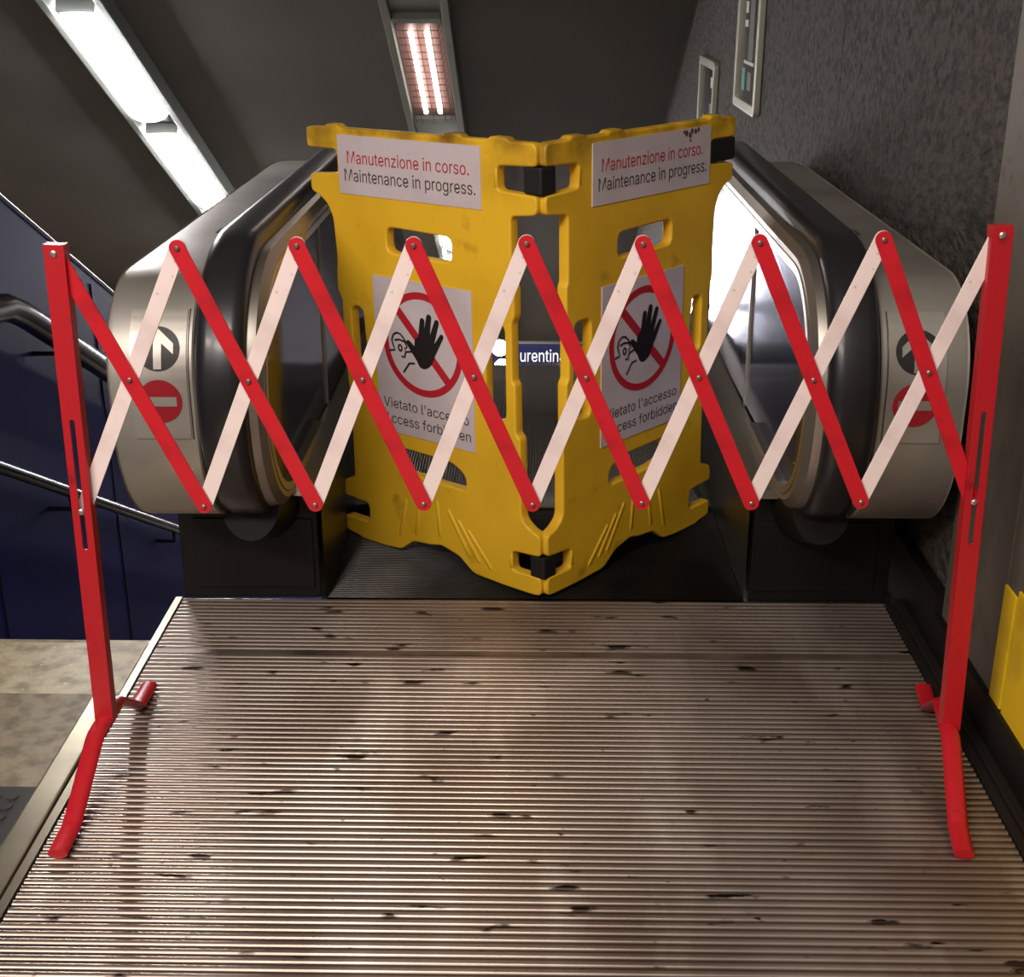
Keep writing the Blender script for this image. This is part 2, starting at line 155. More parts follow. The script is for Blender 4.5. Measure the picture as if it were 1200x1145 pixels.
# ------------------------------------------------------------------ materials
def srgb(r, g, b):
    f = lambda c: c/12.92 if c <= .04045 else ((c+.055)/1.055)**2.4
    return (f(r/255), f(g/255), f(b/255), 1)
def mat(name, col, rough=.5, metal=0, spec=.5, noise=None, bump=None, emit=None, coat=0, aniso=None):
    """noise: (scale, colour2, lo, hi, stretch) mixes a second colour; bump: (scale, strength, distance)"""
    m = bpy.data.materials.new(name); m.use_nodes = True
    nt = m.node_tree; N = nt.nodes; L = nt.links; b = N['Principled BSDF']
    b.inputs['Base Color'].default_value = col; b.inputs['Roughness'].default_value = rough
    b.inputs['Metallic'].default_value = metal; b.inputs['Specular IOR Level'].default_value = spec
    if coat: b.inputs['Coat Weight'].default_value = coat; b.inputs['Coat Roughness'].default_value = .15
    if emit: b.inputs['Emission Color'].default_value = emit[0]; b.inputs['Emission Strength'].default_value = emit[1]
    tc = N.new('ShaderNodeTexCoord')
    cur = None
    for ns in (noise if isinstance(noise, list) else [noise] if noise else []):
        mp = N.new('ShaderNodeMapping'); L.new(tc.outputs['Object'], mp.inputs[0]); mp.inputs['Scale'].default_value = ns[4] if len(ns) > 4 else (1, 1, 1)
        t = N.new('ShaderNodeTexNoise'); t.inputs['Scale'].default_value = ns[0]; t.inputs['Detail'].default_value = 6; L.new(mp.outputs[0], t.inputs['Vector'])
        rp = N.new('ShaderNodeMapRange'); rp.inputs[1].default_value = ns[2]; rp.inputs[2].default_value = ns[3]; L.new(t.outputs[0], rp.inputs[0])
        mx = N.new('ShaderNodeMix'); mx.data_type = 'RGBA'
        L.new(rp.outputs[0], mx.inputs[0])
        if cur is None: mx.inputs[6].default_value = col
        else: L.new(cur, mx.inputs[6])
        mx.inputs[7].default_value = ns[1]
        cur = mx.outputs[2]
    if cur is not None: L.new(cur, b.inputs['Base Color'])
    if bump:
        t = N.new('ShaderNodeTexNoise'); t.inputs['Scale'].default_value = bump[0]; t.inputs['Detail'].default_value = 5
        mp = N.new('ShaderNodeMapping'); L.new(tc.outputs['Object'], mp.inputs[0])
        if len(bump) > 3: mp.inputs['Scale'].default_value = bump[3]
        L.new(mp.outputs[0], t.inputs['Vector'])
        bp = N.new('ShaderNodeBump'); bp.inputs['Strength'].default_value = bump[1]; bp.inputs['Distance'].default_value = bump[2]
        L.new(t.outputs[0], bp.inputs['Height']); L.new(bp.outputs[0], b.inputs['Normal'])
    return m
def emis(name, col, s):
    return mat(name, (0.8, .8, .8, 1), .4, emit=(col, s))

M_red = mat('red_paint', srgb(196, 26, 38), .38, noise=(14, srgb(160, 22, 32), .5, .8))
M_redpost = mat('post_red_paint', srgb(178, 24, 34), .4, noise=(30, srgb(120, 16, 24), .6, .8))
M_white = mat('white_paint', srgb(236, 216, 210), .45, noise=[(9, srgb(214, 190, 186), .5, .75), (60, srgb(150, 120, 120), .68, .8)])
M_rivet = mat('rivet_steel', srgb(150, 130, 124), .4, .8)
M_bolt = mat('bolt_zinc', srgb(215, 205, 200), .3, .9)
M_yellow = mat('yellow_plastic', srgb(236, 186, 40), .48, noise=[(3, srgb(216, 164, 30), .45, .7), (11, srgb(150, 108, 20), .62, .85)], bump=(40, .15, .002))
def grime(m):
    """brown hand grime along the top rail of the panels"""
    nt = m.node_tree; N = nt.nodes; L = nt.links; b = N['Principled BSDF']
    tc = N.new('ShaderNodeTexCoord'); sp = N.new('ShaderNodeSeparateXYZ'); L.new(tc.outputs['Object'], sp.inputs[0])
    mr = N.new('ShaderNodeMapRange'); mr.inputs[1].default_value = .96; mr.inputs[2].default_value = 1.13; L.new(sp.outputs[2], mr.inputs[0])
    t = N.new('ShaderNodeTexNoise'); t.inputs['Scale'].default_value = 9; t.inputs['Detail'].default_value = 6; L.new(tc.outputs['Object'], t.inputs['Vector'])
    r2 = N.new('ShaderNodeMapRange'); r2.inputs[1].default_value = .38; r2.inputs[2].default_value = .7; L.new(t.outputs[0], r2.inputs[0])
    mu = N.new('ShaderNodeMath'); mu.operation = 'MULTIPLY'; L.new(mr.outputs[0], mu.inputs[0]); L.new(r2.outputs[0], mu.inputs[1])
    mx = N.new('ShaderNodeMix'); mx.data_type = 'RGBA'; L.new(mu.outputs[0], mx.inputs[0])
    L.new(b.inputs['Base Color'].links[0].from_socket, mx.inputs[6]); mx.inputs[7].default_value = srgb(112, 78, 22); L.new(mx.outputs[2], b.inputs['Base Color'])
grime(M_yellow)
M_black = mat('black_strap', srgb(28, 27, 27), .55)
M_sign = mat('sign_sheet', srgb(206, 192, 194), .42, noise=(5, srgb(186, 172, 172), .45, .75))
M_sred = mat('sign_red', srgb(182, 32, 44), .5)
M_sblack = mat('sign_black', srgb(34, 28, 28), .5)
M_sgrey = mat('sign_dark_grey', srgb(70, 60, 60), .5)
M_smudge = mat('grime', srgb(88, 70, 52), .7)
M_rubber = mat('handrail_rubber', srgb(34, 33, 35), .36, coat=.15)
M_steel = mat('brushed_steel', srgb(190, 184, 174), .46, .7, noise=(2.5, srgb(156, 149, 140), .4, .7), bump=(120, .06, .001, (60, .6, .6)))
M_alu = mat('aluminium_profile', srgb(186, 180, 166), .3, .9)
M_goldalu = mat('newel_profile', srgb(170, 162, 152), .42, .9)
M_panel = mat('mirror_panel', srgb(64, 76, 138), .09, .95, noise=(3, srgb(44, 54, 106), .4, .7))
M_dark = mat('black_inlet', srgb(20, 17, 16), .5, spec=.25)
M_skirt = mat('dark_skirt', srgb(50, 46, 42), .35, .6)
M_plateflat = mat('plate_flat_steel', srgb(150, 134, 122), .5, .8, noise=(6, srgb(96, 82, 72), .4, .7))
M_comb = mat('comb_plate_steel', srgb(32, 30, 28), .22, .9, noise=(8, srgb(22, 21, 19), .4, .7))
M_step = mat('step_aluminium', srgb(206, 202, 194), .45, .3)
M_trim = mat('trim_steel', srgb(186, 176, 150), .3, .9, noise=(5, srgb(150, 140, 118), .4, .7), bump=(18, .1, .002))
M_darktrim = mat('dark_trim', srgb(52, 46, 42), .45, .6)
M_concrete = mat('concrete_smooth', srgb(104, 96, 86), .7, noise=[(1.5, srgb(84, 76, 67), .4, .65), (24, srgb(60, 53, 46), .62, .8)], bump=(30, .2, .003))
M_rough = mat('rough_dark_wall', srgb(72, 65, 57), .85, noise=[(40, srgb(40, 36, 32), .45, .62, (1, .55, 1)), (110, srgb(112, 102, 90), .66, .8, (1, .55, 1))], bump=(48, 1.0, .025, (1, .55, 1)))
M_leftwall = mat('rough_left_wall', srgb(150, 137, 116), .85, noise=(14, srgb(104, 94, 80), .4, .65), bump=(20, .8, .03))
M_ceil = mat('dark_ceiling', srgb(92, 87, 81), .85, noise=(.6, srgb(78, 73, 69), .4, .7))
M_blue = mat('blue_panel', srgb(24, 32, 112), 0.5, spec=.1, noise=(1.2, srgb(18, 24, 90), .4, .7))
M_cap = mat('cap_aluminium', srgb(150, 150, 150), .35, .9)
M_bluerail = mat('dark_blue_tube', srgb(10, 13, 36), .25, 0, spec=.4, coat=.12)
M_yel2 = mat('hazard_yellow', srgb(224, 184, 24), .5, noise=(8, srgb(196, 158, 22), .5, .75))
M_frame = mat('poster_frame', srgb(196, 194, 180), .35, .6)
M_lamp = emis('lamp_diffuser', (1, .97, 1, 1), 62)
M_tube = emis('tube_glow', (1, .93, .88, 1), 11)
M_channel = mat('channel_grey', srgb(120, 124, 118), .5, .2)
M_reflector = mat('pink_reflector', srgb(120, 82, 74), .5, .2)
M_wire = mat('guard_wire', srgb(70, 52, 50), .5, .5)

def stone_mat():
    m = mat('stone_floor', srgb(190, 180, 152), .55, noise=[(20, srgb(146, 137, 112), .42, .66), (70, srgb(216, 208, 184), .6, .75)], bump=(24, .3, .004))
    return m
M_stone = stone_mat()
M_stone2 = mat('worn_stone_band', srgb(144, 134, 112), .6, noise=[(26, srgb(108, 99, 82), .42, .66)], bump=(30, .3, .004))
M_stud = mat('studded_rubber', srgb(50, 48, 46), .6)

def plate_mat():
    """ribbed landing plate: worn warm steel with dark scuffs stretched along the ribs"""
    m = mat('ribbed_plate', srgb(180, 165, 153), .33, .78,
            noise=[(1.6, srgb(138, 122, 110), .4, .62), (5, srgb(204, 191, 179), .52, .75, (1, .3, 1)), (13, srgb(34, 26, 22), .635, .68, (.55, 1.8, 1)), (55, srgb(60, 48, 42), .68, .74, (.6, 1.5, 1))])
    nt = m.node_tree; N = nt.nodes; L = nt.links; b = N['Principled BSDF']
    # dirt in the grooves
    g = N.new('ShaderNodeNewGeometry'); tc = N.new('ShaderNodeTexCoord'); sp = N.new('ShaderNodeSeparateXYZ')
    L.new(tc.outputs['Object'], sp.inputs[0])
    mr = N.new('ShaderNodeMapRange'); mr.inputs[1].default_value = -.0032; mr.inputs[2].default_value = -.0005; mr.inputs[3].default_value = .7; mr.inputs[4].default_value = 0
    L.new(sp.outputs[2], mr.inputs[0])
    mx = N.new('ShaderNodeMix'); mx.data_type = 'RGBA'; L.new(mr.outputs[0], mx.inputs[0])
    src = b.inputs['Base Color'].links[0].from_socket
    L.new(src, mx.inputs[6]); mx.inputs[7].default_value = srgb(74, 60, 52); L.new(mx.outputs[2], b.inputs['Base Color'])
    t = N.new('ShaderNodeTexNoise'); t.inputs['Scale'].default_value = 4; t.inputs['Detail'].default_value = 4
    L.new(tc.outputs['Object'], t.inputs['Vector'])
    r2 = N.new('ShaderNodeMapRange'); r2.inputs[3].default_value = .2; r2.inputs[4].default_value = .48; L.new(t.outputs[0], r2.inputs[0]); L.new(r2.outputs[0], b.inputs['Roughness'])
    return m
M_plate = plate_mat()

# ------------------------------------------------------------------ camera
cam = bpy.data.cameras.new('camera'); co = link(bpy.data.objects.new('camera', cam))
f = 1550.; pitch = math.atan(606.5/f); yaw = math.atan(30*math.cos(pitch)/f)
co.location = (.018, 0, 1.5); co.rotation_euler = (R(90) - pitch, 0, yaw)
cam.sensor_fit = 'HORIZONTAL'; cam.sensor_width = 36; cam.lens = f/1200*36
cam.clip_start = .02
SC.camera = co

# ------------------------------------------------------------------ setting
def struct(name, mb, m): return tag(mb.build(name, m), kind='structure')
EDGE = 2.80
mb = MB(); mb.box((-5, EDGE-.24, -.2), (-.905, EDGE, 0), 0); mb.box((-5, EDGE-.60, -.2), (-.96, EDGE-.24, 0), 1); mb.box((-5, -4, -.2), (-.96, EDGE-.6, 0), 2)
# round studs of the rubber band
for i in range(8):
    for j in range(10):
        x = -.995 - i*.034; y = 2.165 - j*.034
        vs = [(x + .012*math.cos(w*math.pi/6), y + .012*math.sin(w*math.pi/6), z) for z in (0, .003) for w in range(12)]
        mb.add(vs, [tuple(range(12, 24))] + [(k, (k+1) % 12, 12+(k+1) % 12, 12+k) for k in range(12)], 2)
struct('floor', mb, [M_stone, M_stone2, M_stud])
mb = MB()
n = 26
for i in range(n):
    y = EDGE + i*.3; z = -.163*(i+1)
    mb.box((-1.8, y, z-.3), (-.93, y+.32, z), 0)
struct('floor_stairs', mb, M_stone)
mb = MB(); mb.box((-6, 12.5, -5.0), (3.5, 24, -4.75), 0); struct('floor_lower', mb, M_stone2)
# hall floor under and behind the viewpoint
mb = MB(); mb.box((-.96, -4, -.2), (1.0, .3, -.012), 0); struct('floor_hall', mb, M_stud)

cz = lambda y: 1.5 + 4/math.cos(TH) - TT*y
mb = MB()
pts = [(-4, cz(3.2)), (3.2, cz(3.2)), (16.6, cz(16.6)), (24, cz(16.6))]
for i in range(3):
    (ya, za), (yb, zb) = pts[i], pts[i+1]
    mb.add([(-5.2, ya, za), (1.6, ya, za), (1.6, yb, zb), (-5.2, yb, zb), (-5.2, ya, za+.2), (1.6, ya, za+.2), (1.6, yb, zb+.2), (-5.2, yb, zb+.2)],
           [(0, 1, 2, 3), (7, 6, 5, 4), (0, 4, 5, 1), (2, 6, 7, 3), (1, 5, 6, 2), (0, 3, 7, 4)])
struct('ceiling', mb, M_ceil)
# right wall: rough panels with an open joint, from the concrete pier onwards
mb = MB()
ys = [2.79, 4.42, 6.9, 9.4, 12, 15, 19, 24]
for a, b in zip(ys, ys[1:]):
    mb.box((.985, a+.004, -6), (1.2, b-.004, 5.2), 0)
mb.box((1.0, 2.79, -6), (1.18, 24, 5.2), 1)
struct('wall_right', mb, [M_rough, M_dark])
mb = MB(); mb.box((.972, 2.43, 0), (1.2, 2.79, 5), 0, bev=.004); mb.box((.972, -4, 0), (1.2, 2.424, 5), 0, bev=.004)
struct('wall_pier', mb, M_concrete)
mb = MB(); mb.box((.955, -4, -.02), (.972, 2.79, .10), 0, bev=.003); mb.box((.955, 2.79, -.02), (.985, 4.6, .15), 0)
struct('baseboard_right', mb, M_dark)
mb = MB(); mb.box((-5.2, -4, -6), (-5, 24, 5), 0); struct('wall_left', mb, M_leftwall)
mb = MB(); mb.box((-6, 23.9, -6), (2, 24.1, 0), 0); struct('wall_end', mb, M_ceil)
# stainless edging of the landing plates
mb = MB(); mb.box((-.958, -1, -.02), (-.905, 2.555, .006), 0, bev=.004); mb.box((-.901, -1, -.02), (-.884, 3.05, .002), 0)
mb.box((-.9045, -1, -.03), (-.882, 3.05, -.008), 1)
struct('trim_1', mb, [M_trim, M_dark])
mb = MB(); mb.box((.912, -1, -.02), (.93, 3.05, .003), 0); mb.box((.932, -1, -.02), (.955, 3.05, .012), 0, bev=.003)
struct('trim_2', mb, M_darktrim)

# ------------------------------------------------------------------ landing plates
def ribs(y0, y1, x0, x1, pitch=.0193, depth=.0032):
    prof = []; y = y0
    n = int(round((y1-y0)/pitch)); pt = (y1-y0)/n
    for i in range(n):
        a = y0 + i*pt
        prof += [(a, -depth), (a+.28*pt, -depth), (a+.37*pt, -.42*depth), (a+.44*pt, -.14*depth), (a+.54*pt, -.02*depth), (a+.62*pt, 0), (a+.70*pt, -.02*depth), (a+.80*pt, -.14*depth), (a+.87*pt, -.42*depth), (a+.96*pt, -depth)]
    prof.append((y1, -depth))
    vs = []; fs = []
    for y, z in prof: vs += [(x0, y, z), (x1, y, z)]
    for i in range(len(prof)-1): fs.append((2*i, 2*i+1, 2*i+3, 2*i+2))
    return vs, fs
def landing(name, y0, y1, flats, label):
    mb = MB(); x0, x1 = -.88, .908
    mb.box((x0, y0, -.03), (x1, y1, -.006), 1)
    a = y0
    for (p, q) in flats + [(y1, y1)]:
        if p - a > .02: vs, fs = ribs(a, p, x0, x1); mb.add(vs, fs, 0, True)
        if q > p: mb.box((x0, p, -.006), (x1, q, -.0005), 1)
        a = q
    return tag(mb.build(name, [M_plate, M_plateflat]), label, 'floor plate')
landing('landing_plate', .3, 2.752, [], 'large ribbed metal floor plate with dark scuffs under the red and white barrier')
landing('landing_plate', 2.755, 3.05, [(2.755, 2.775)], 'narrow ribbed metal floor plate under the yellow barrier hinge, at the escalator mouth')
# comb plate: fine cross ribs, then comb teeth
mb = MB(); mb.box((-.512, 3.055, -.03), (.552, 3.70, -.003), 0)
vs, fs = ribs(3.06, 3.66, -.512, .552, .0085, .0022); mb.add([(x, y, z+.0) for x, y, z in vs], fs, 0)
tc = tag(mb.build('comb_plate', M_comb), 'dark finely ribbed comb plate on the floor behind the yellow barrier', 'comb plate')
mb = MB()
mb.box((-.48, 3.685, -.02), (.52, 3.705, .002), 0)
for i in range(111):
    x = -.478 + i*.00901
    mb.box((x, 3.705, -.02), (x+.004, 3.80, -.002), 0)
mb.build('comb_teeth', M_step, tc)

# ------------------------------------------------------------------ steps
def step_mesh():
    mb = MB(); D = .42
    mb.box((-.497, 0.002, -.05), (.497, D-.004, -.012), 0)
    n = 110; w = .99/n
    for i in range(n):
        x = -.495 + i*w
        mb.add([(x, 0, -.012), (x, D-.004, -.012), (x+w*.12, 0, 0), (x+w*.12, D-.004, 0), (x+w*.46, 0, 0), (x+w*.46, D-.004, 0), (x+w*.58, 0, -.012), (x+w*.58, D-.004, -.012)],
               [(0, 2, 3, 1), (2, 4, 5, 3), (4, 6, 7, 5), (0, 6, 4, 2), (1, 3, 5, 7)])
    # riser in front of the step below
    for i in range(55):
        x = -.495 + i*w*2
        mb.box((x, D-.014, -.26), (x+w, D-.006, -.012), 0)
    mb.box((-.497, D-.03, -.26), (.497, D-.014, -.012), 0)
    return mb
stp = step_mesh().build('escalator_step', M_step)
z = 0; y = 3.805
for i in range(22):
    o = stp if i == 0 else link(stp.copy())
    if i >= 3: z -= [.06, .15, .215][min(i-3, 2)]
    o.location = (XC, y, z - .004)
    tag(o, ['ribbed grey escalator step next to the comb plate, seen between the yellow panels',
            'second ribbed escalator step beyond the comb plate, seen in the gap between the yellow panels',
            'third ribbed escalator step, last level one before the descent'][i] if i < 3 else 'ribbed escalator step on the descending flight', 'escalator step', 'ribbed escalator steps')
    y += .42

# ------------------------------------------------------------------ balustrades
def arc(c, r, a0, a1, n):
    return [((c[0] + r*math.cos(R(a0 + (a1-a0)*k/n)), c[1] + r*math.sin(R(a0 + (a1-a0)*k/n))), (math.cos(R(a0 + (a1-a0)*k/n)), math.sin(R(a0 + (a1-a0)*k/n)))) for k in range(n+1)]
END = 13.2
def dpath(top, front, rt, rb, bot, tail, y_in):
    """newel loop: bottom tail (y_in) -> front -> flat top -> bend -> descending"""
    p = []
    if tail: p.append(((y_in, bot), (0, -1)))
    p += arc((front+rb, bot+rb), rb, 270, 180, 14)
    p += arc((front+rt, top-rt), rt, 180, 90, 14)
    rr = 1.6; yb = 4.95 - rr*math.tan(TH/2)
    p += arc((yb, top-rr), rr, 90, 90-math.degrees(TH), 8)
    yq, zq = p[-1][0]
    p.append(((END, zq - (END-yq)*TT), (math.sin(TH), math.cos(TH))))
    return p
def balustrade(s, label):
    t = empty('escalator_balustrade', (XC, 3.05, 0), label=label, cat='balustrade', group='escalator balustrades')
    def P(x0, x1): return (min(s*x0, s*x1), max(s*x0, s*x1))
    def shift(mb): mb.v = [(a, b-3.05, c) for a, b, c in mb.v]; return mb
    def swp(prof, path, name, m, mi=0, auto=35):
        mb = MB(); mb.sweep([(s*x, o) for x, o in prof], path); return shift(mb).build(name, m, t, auto)
    # outer cladding
    path = dpath(.89, 2.672, .215, .27, .30, True, 4.6)
    prof = [(.722, -.10), (.722, -.004), (.726, 0), (.893, 0), (.905, -.004), (.911, -.014), (.911, -.10)]
    swp(prof, path, 'outer_cladding', M_steel)
    # closed flank of the cladding
    mb = MB()
    lp = [q[0] for q in path]
    for x in (.905, .735):
        base = [(s*x, a, b) for a, b in lp]
        mb.add(base + [(s*x, END, lp[-1][1]-1.2), (s*x, 5.2, -.5), (s*x, 4.6, -.5)], [tuple(range(len(base)+3))])
    shift(mb).build('flank_panel', M_steel, t)
    # seam of the access cover on the deck
    mb = MB(); a, b = P(.735, .80); mb.box((a, 3.30, .8905), (b, 3.304, .8912), 0); a, b = P(.80, .803); mb.box((a, 3.30, .8905), (b, 3.36, .8912), 0); mb.box((min(s*.735, s*.80), 3.36, .8905), (b, 3.363, .8912), 0)
    shift(mb).build('cover_seam', M_dark, t)
    # handrail
    hp = dpath(.925, 2.675, .285, .30, .33, True, 3.2)
    oval = [(.715, -.012), (.719, .004), (.715, .022), (.705, .034), (.688, .039), (.64, .039), (.623, .034), (.614, .022), (.611, .004), (.615, -.012)]
    swp(oval, hp, 'handrail', M_rubber, auto=60)
    # rubber guard where the handrail enters
    mb = MB(); a, b = P(.60, .735)
    mb.tube([(s*.667, 2.86, .335), (s*.667, 3.06, .27)], [.085, .10], 20, sx=.8, sy=1.0)
    shift(mb).build('inlet_guard', M_dark, t)
    # profile under the handrail
    fp = dpath(.90, 2.70, .265, .28, .335, True, 3.4)
    swp([(.580, -.012), (.580, .004), (.594, .022), (.625, .03), (.72, .03), (.72, -.012)], fp, 'newel_profile', M_goldalu)
    swp([(.578, -.03), (.578, -.012), (.584, -.004), (.606, -.004), (.606, -.03)], fp, 'panel_frame', M_alu)
    # inner panel
    mb = MB()
    lp = [(q[0][0]-q[1][0]*.03, q[0][1]-q[1][1]*.03) for q in dpath(.90, 2.70, .265, .28, .335, False, 0)]
    low = [(END, lp[-1][1]-.58), (4.95, .31)]
    pts = [(s*.600, a, b) for a, b in lp + low]
    mb.add(pts, [tuple(range(len(pts)))])
    shift(mb).build('inner_panel', M_panel, t)
    for yy in (3.62, 4.55):
        mb = MB(); a, b = P(.594, .600); mb.box((a, yy, .34), (b, yy+.004, .86), 0)
        shift(mb).build('panel_line', M_alu, t)  # bright metal strip, its tone imitating light streaks reflected in the panel
    # inner deck and skirt
    dk = [((2.80, .315), (0, 1)), ((4.95 - 1.6*math.tan(TH/2), .315), (0, 1))] + arc((4.95-1.6*math.tan(TH/2), .315-1.6), 1.6, 90, 90-math.degrees(TH), 8)[1:]
    yq, zq = dk[-1][0]; dk.append(((END, zq-(END-yq)*TT), (math.sin(TH), math.cos(TH))))
    dk[0] = ((3.0, .315), (0, 1))
    swp([(.538, -.012), (.538, .0), (.594, .02), (.60, .02), (.60, -.012)], dk, 'inner_deck', M_alu)
    mb = MB()
    a, b = P(.534, .545)
    pr = [(3.05, 0-.02), (3.05, .31)] + [(q[0][0], q[0][1]-.005) for q in dk[1:]] + [(END, dk[-1][0][1]-.7), (5.3, -.45), (4.6, -.1)]
    for x in (a, b): mb.add([(x, q[0], q[1]) for q in pr], [tuple(range(len(pr)))])
    shift(mb).build('skirt_panel', M_skirt, t)
    # black base with the inlet face
    mb = MB(); a, b = P(.546, .898); mb.box((a, 3.055, -.0), (b, 3.6, .30), 0, bev=.004)
    a, b = P(.56, .86); mb.box((a, 3.050, .03), (b, 3.056, .22), 0, bev=.002)
    shift(mb).build('inlet_box', M_dark, t)
    # indicator plate wrapped on the front of the cladding
    fr = dpath(.89, 2.672, .215, .27, .30, False, 0)
    seg = [q for q in fr if q[0][0] < 2.95 and q[0][1] > .31]
    acc = [0]
    for i in range(1, len(seg)): acc.append(acc[-1] + (Vector(seg[i][0]) - Vector(seg[i-1][0])).length)
    zs = [q[0][1] for q in seg]
    i0 = min(range(len(zs)), key=lambda i: abs(zs[i]-.565))
    s0 = acc[i0] + (.565 - zs[i0])
    def wrap(u, v, o):
        d = s0 + v
        for i in range(len(acc)-1):
            if acc[i] <= d <= acc[i+1]:
                k = (d-acc[i])/(acc[i+1]-acc[i])
                y = seg[i][0][0]*(1-k)+seg[i+1][0][0]*k; z = seg[i][0][1]*(1-k)+seg[i+1][0][1]*k
                ny = seg[i][1][0]*(1-k)+seg[i+1][1][0]*k; nz = seg[i][1][1]*(1-k)+seg[i+1][1][1]*k
                return (u, y+ny*o, z+nz*o)
        return (u, seg[-1][0][0], seg[-1][0][1])
    uc = s*.797
    def wmesh(vs, fs, o, name, m, par):
        bm = bmesh.new(); bv = [bm.verts.new((a, c, 0)) for a, c in vs]
        for f_ in fs: bm.faces.new([bv[i] for i in f_])
        for _ in range(6):
            le = [e for e in bm.edges if e.calc_length() > .022]
            if not le: break
            bmesh.ops.subdivide_edges(bm, edges=le, cuts=1); bmesh.ops.triangulate(bm, faces=bm.faces[:])
        bm.verts.index_update()
        mb = MB(); mb.add([wrap(v.co.x, v.co.y, o) for v in bm.verts], [tuple(v.index for v in f_.verts) for f_ in bm.faces if True], 0, True)
        bm.free(); return shift(mb).build(name, m, par)
    def grid(x0, x1, y0, y1, n):
        vs = []; fs = []
        for k in range(n+1): vs += [(x0, y0+(y1-y0)*k/n), (x1, y0+(y1-y0)*k/n)]
        for k in range(n): fs.append((2*k, 2*k+1, 2*k+3, 2*k+2))
        return vs, fs
    mb = MB(); H = .285
    for o_ in (.0035,):
        vs, fs = grid(uc-.060, uc+.060, 0, H, 40); mb.add([wrap(a, c, o_) for a, c in vs], fs, 0, True)
    ed = [(uc-.060, H*k/24) for k in range(25)] + [(uc+.060, H*k/24) for k in range(24, -1, -1)]
    m_ = len(ed)
    mb.add([wrap(a, c, .0035) for a, c in ed] + [wrap(a, c, -.002) for a, c in ed], [(k, (k+1) % m_, m_+(k+1) % m_, m_+k) for k in range(m_)])
    pl = shift(mb).build('indicator_plate', M_steel, t)
    a = uc + s*-.063; vs, fs = grid(min(a, a+.002), max(a, a+.002), -.002, H+.002, 24); mb = MB(); mb.add([wrap(p, q, .0012) for p, q in vs], fs)
    shift(mb).build('plate_shadow_gap', M_dark, pl)
    def dsc(cy, r):
        vs = [(uc, cy)]; fs = []
        for j, rr in enumerate((.33, .66, 1)):
            for k in range(40): w = 2*math.pi*k/40; vs.append((uc+r*rr*math.cos(w), cy+r*rr*math.sin(w)))
        for k in range(40):
            fs.append((0, 1+k, 1+(k+1) % 40))
            for j in range(2): fs.append((1+j*40+k, 1+(j+1)*40+k, 1+(j+1)*40+(k+1) % 40, 1+j*40+(k+1) % 40))
        return vs, fs
    r = .047
    d1 = wmesh(*dsc(.196, r), .0052, 'up_arrow_sign', M_sblack, pl); d1['label'] = 'black disc with a steel arrow pointing up'
    c = .196
    def nf(pts):
        return pts, [tuple(range(len(pts)))]
    w = .0085
    sh, fs = grid(uc-w, uc+w, c-.043, c+.030, 5); wmesh(sh, fs, .0066, 'arrow_shaft', M_steel, pl)
    for q in (-1, 1):
        pts = [(uc, c+.042), (uc, c+.018), (uc+q*.034, c-.012), (uc+q*.034, c+.010)]
        wmesh(*nf(pts), .0068, 'arrow_barb', M_steel, pl)
    d2 = wmesh(*dsc(.084, r), .0052, 'no_entry_sign', M_sred2, pl); d2['label'] = 'dark red disc with a steel bar across'
    sh, fs = grid(uc-.036, uc+.036, .084-.0105, .084+.0105, 2); wmesh(sh, fs, .0066, 'no_entry_bar', M_steel, pl)
    return t
M_sred2 = mat('no_entry_red', srgb(150, 26, 38), .35)
balustrade(-1, 'left escalator balustrade, silver newel beside the blue stair wall')
balustrade(1, 'right escalator balustrade, silver newel against the rough dark wall')

# ------------------------------------------------------------------ folding yellow barrier
fb = empty('folding_barrier', (.046, 3.037, .009), (0, R(-.9), 0), 'yellow plastic two panel folding barrier with dirty maintenance signs', 'barrier')
OUT = [(.768, 1.128), (.70, 1.131), (.69, 1.139), (.655, 1.139), (.645, 1.131), (.30, 1.131), (.29, 1.139), (.245, 1.139), (.235, 1.131), (.16, 1.131), (.15, 1.139), (.105, 1.139), (.095, 1.131), (.014, 1.131, .02),
       (.014, 1.078, .012), (.13, 1.074), (.13, 1.018), (.014, 1.012, .012), (.014, .968, .016), (.092, .960), (.092, .80), (.086, .79), (.086, .72), (.095, .705), (.095, .56), (.086, .55), (.086, .425), (.073, .415), (.073, .20, .03), (.04, .176), (.013, .170, .016),
       (.013, .112, .012), (.104, .106), (.104, .052), (.013, .054, .012), (.010, .002, .02), (.06, 0), (.13, 0), (.235, .004), (.256, .018), (.285, .041), (.35, .057), (.39, .047), (.452, .042), (.498, .006), (.56, 0), (.655, 0), (.66, .004), (.713, .012),
       (.717, .058), (.617, .058), (.617, .114), (.717, .120), (.714, .165), (.667, .182), (.664, .40), (.674, .508), (.674, .69), (.688, .708), (.688, .75), (.682, .80), (.688, .9), (.705, .935), (.735, .957), (.763, .965), (.763, 1.01), (.66, 1.017), (.66, 1.076), (.768, 1.076)]
HOLES = [[(.497, .896), (.280, .891), (.280, .829), (.497, .832)], [(.640, .675), (.597, .675), (.590, .537), (.640, .520)], [(.178, .698), (.117, .698), (.117, .454), (.178, .444)],
         [(.497, .308), (.30, .304), (.255, .278), (.255, .236), (.45, .240), (.497, .254)]]
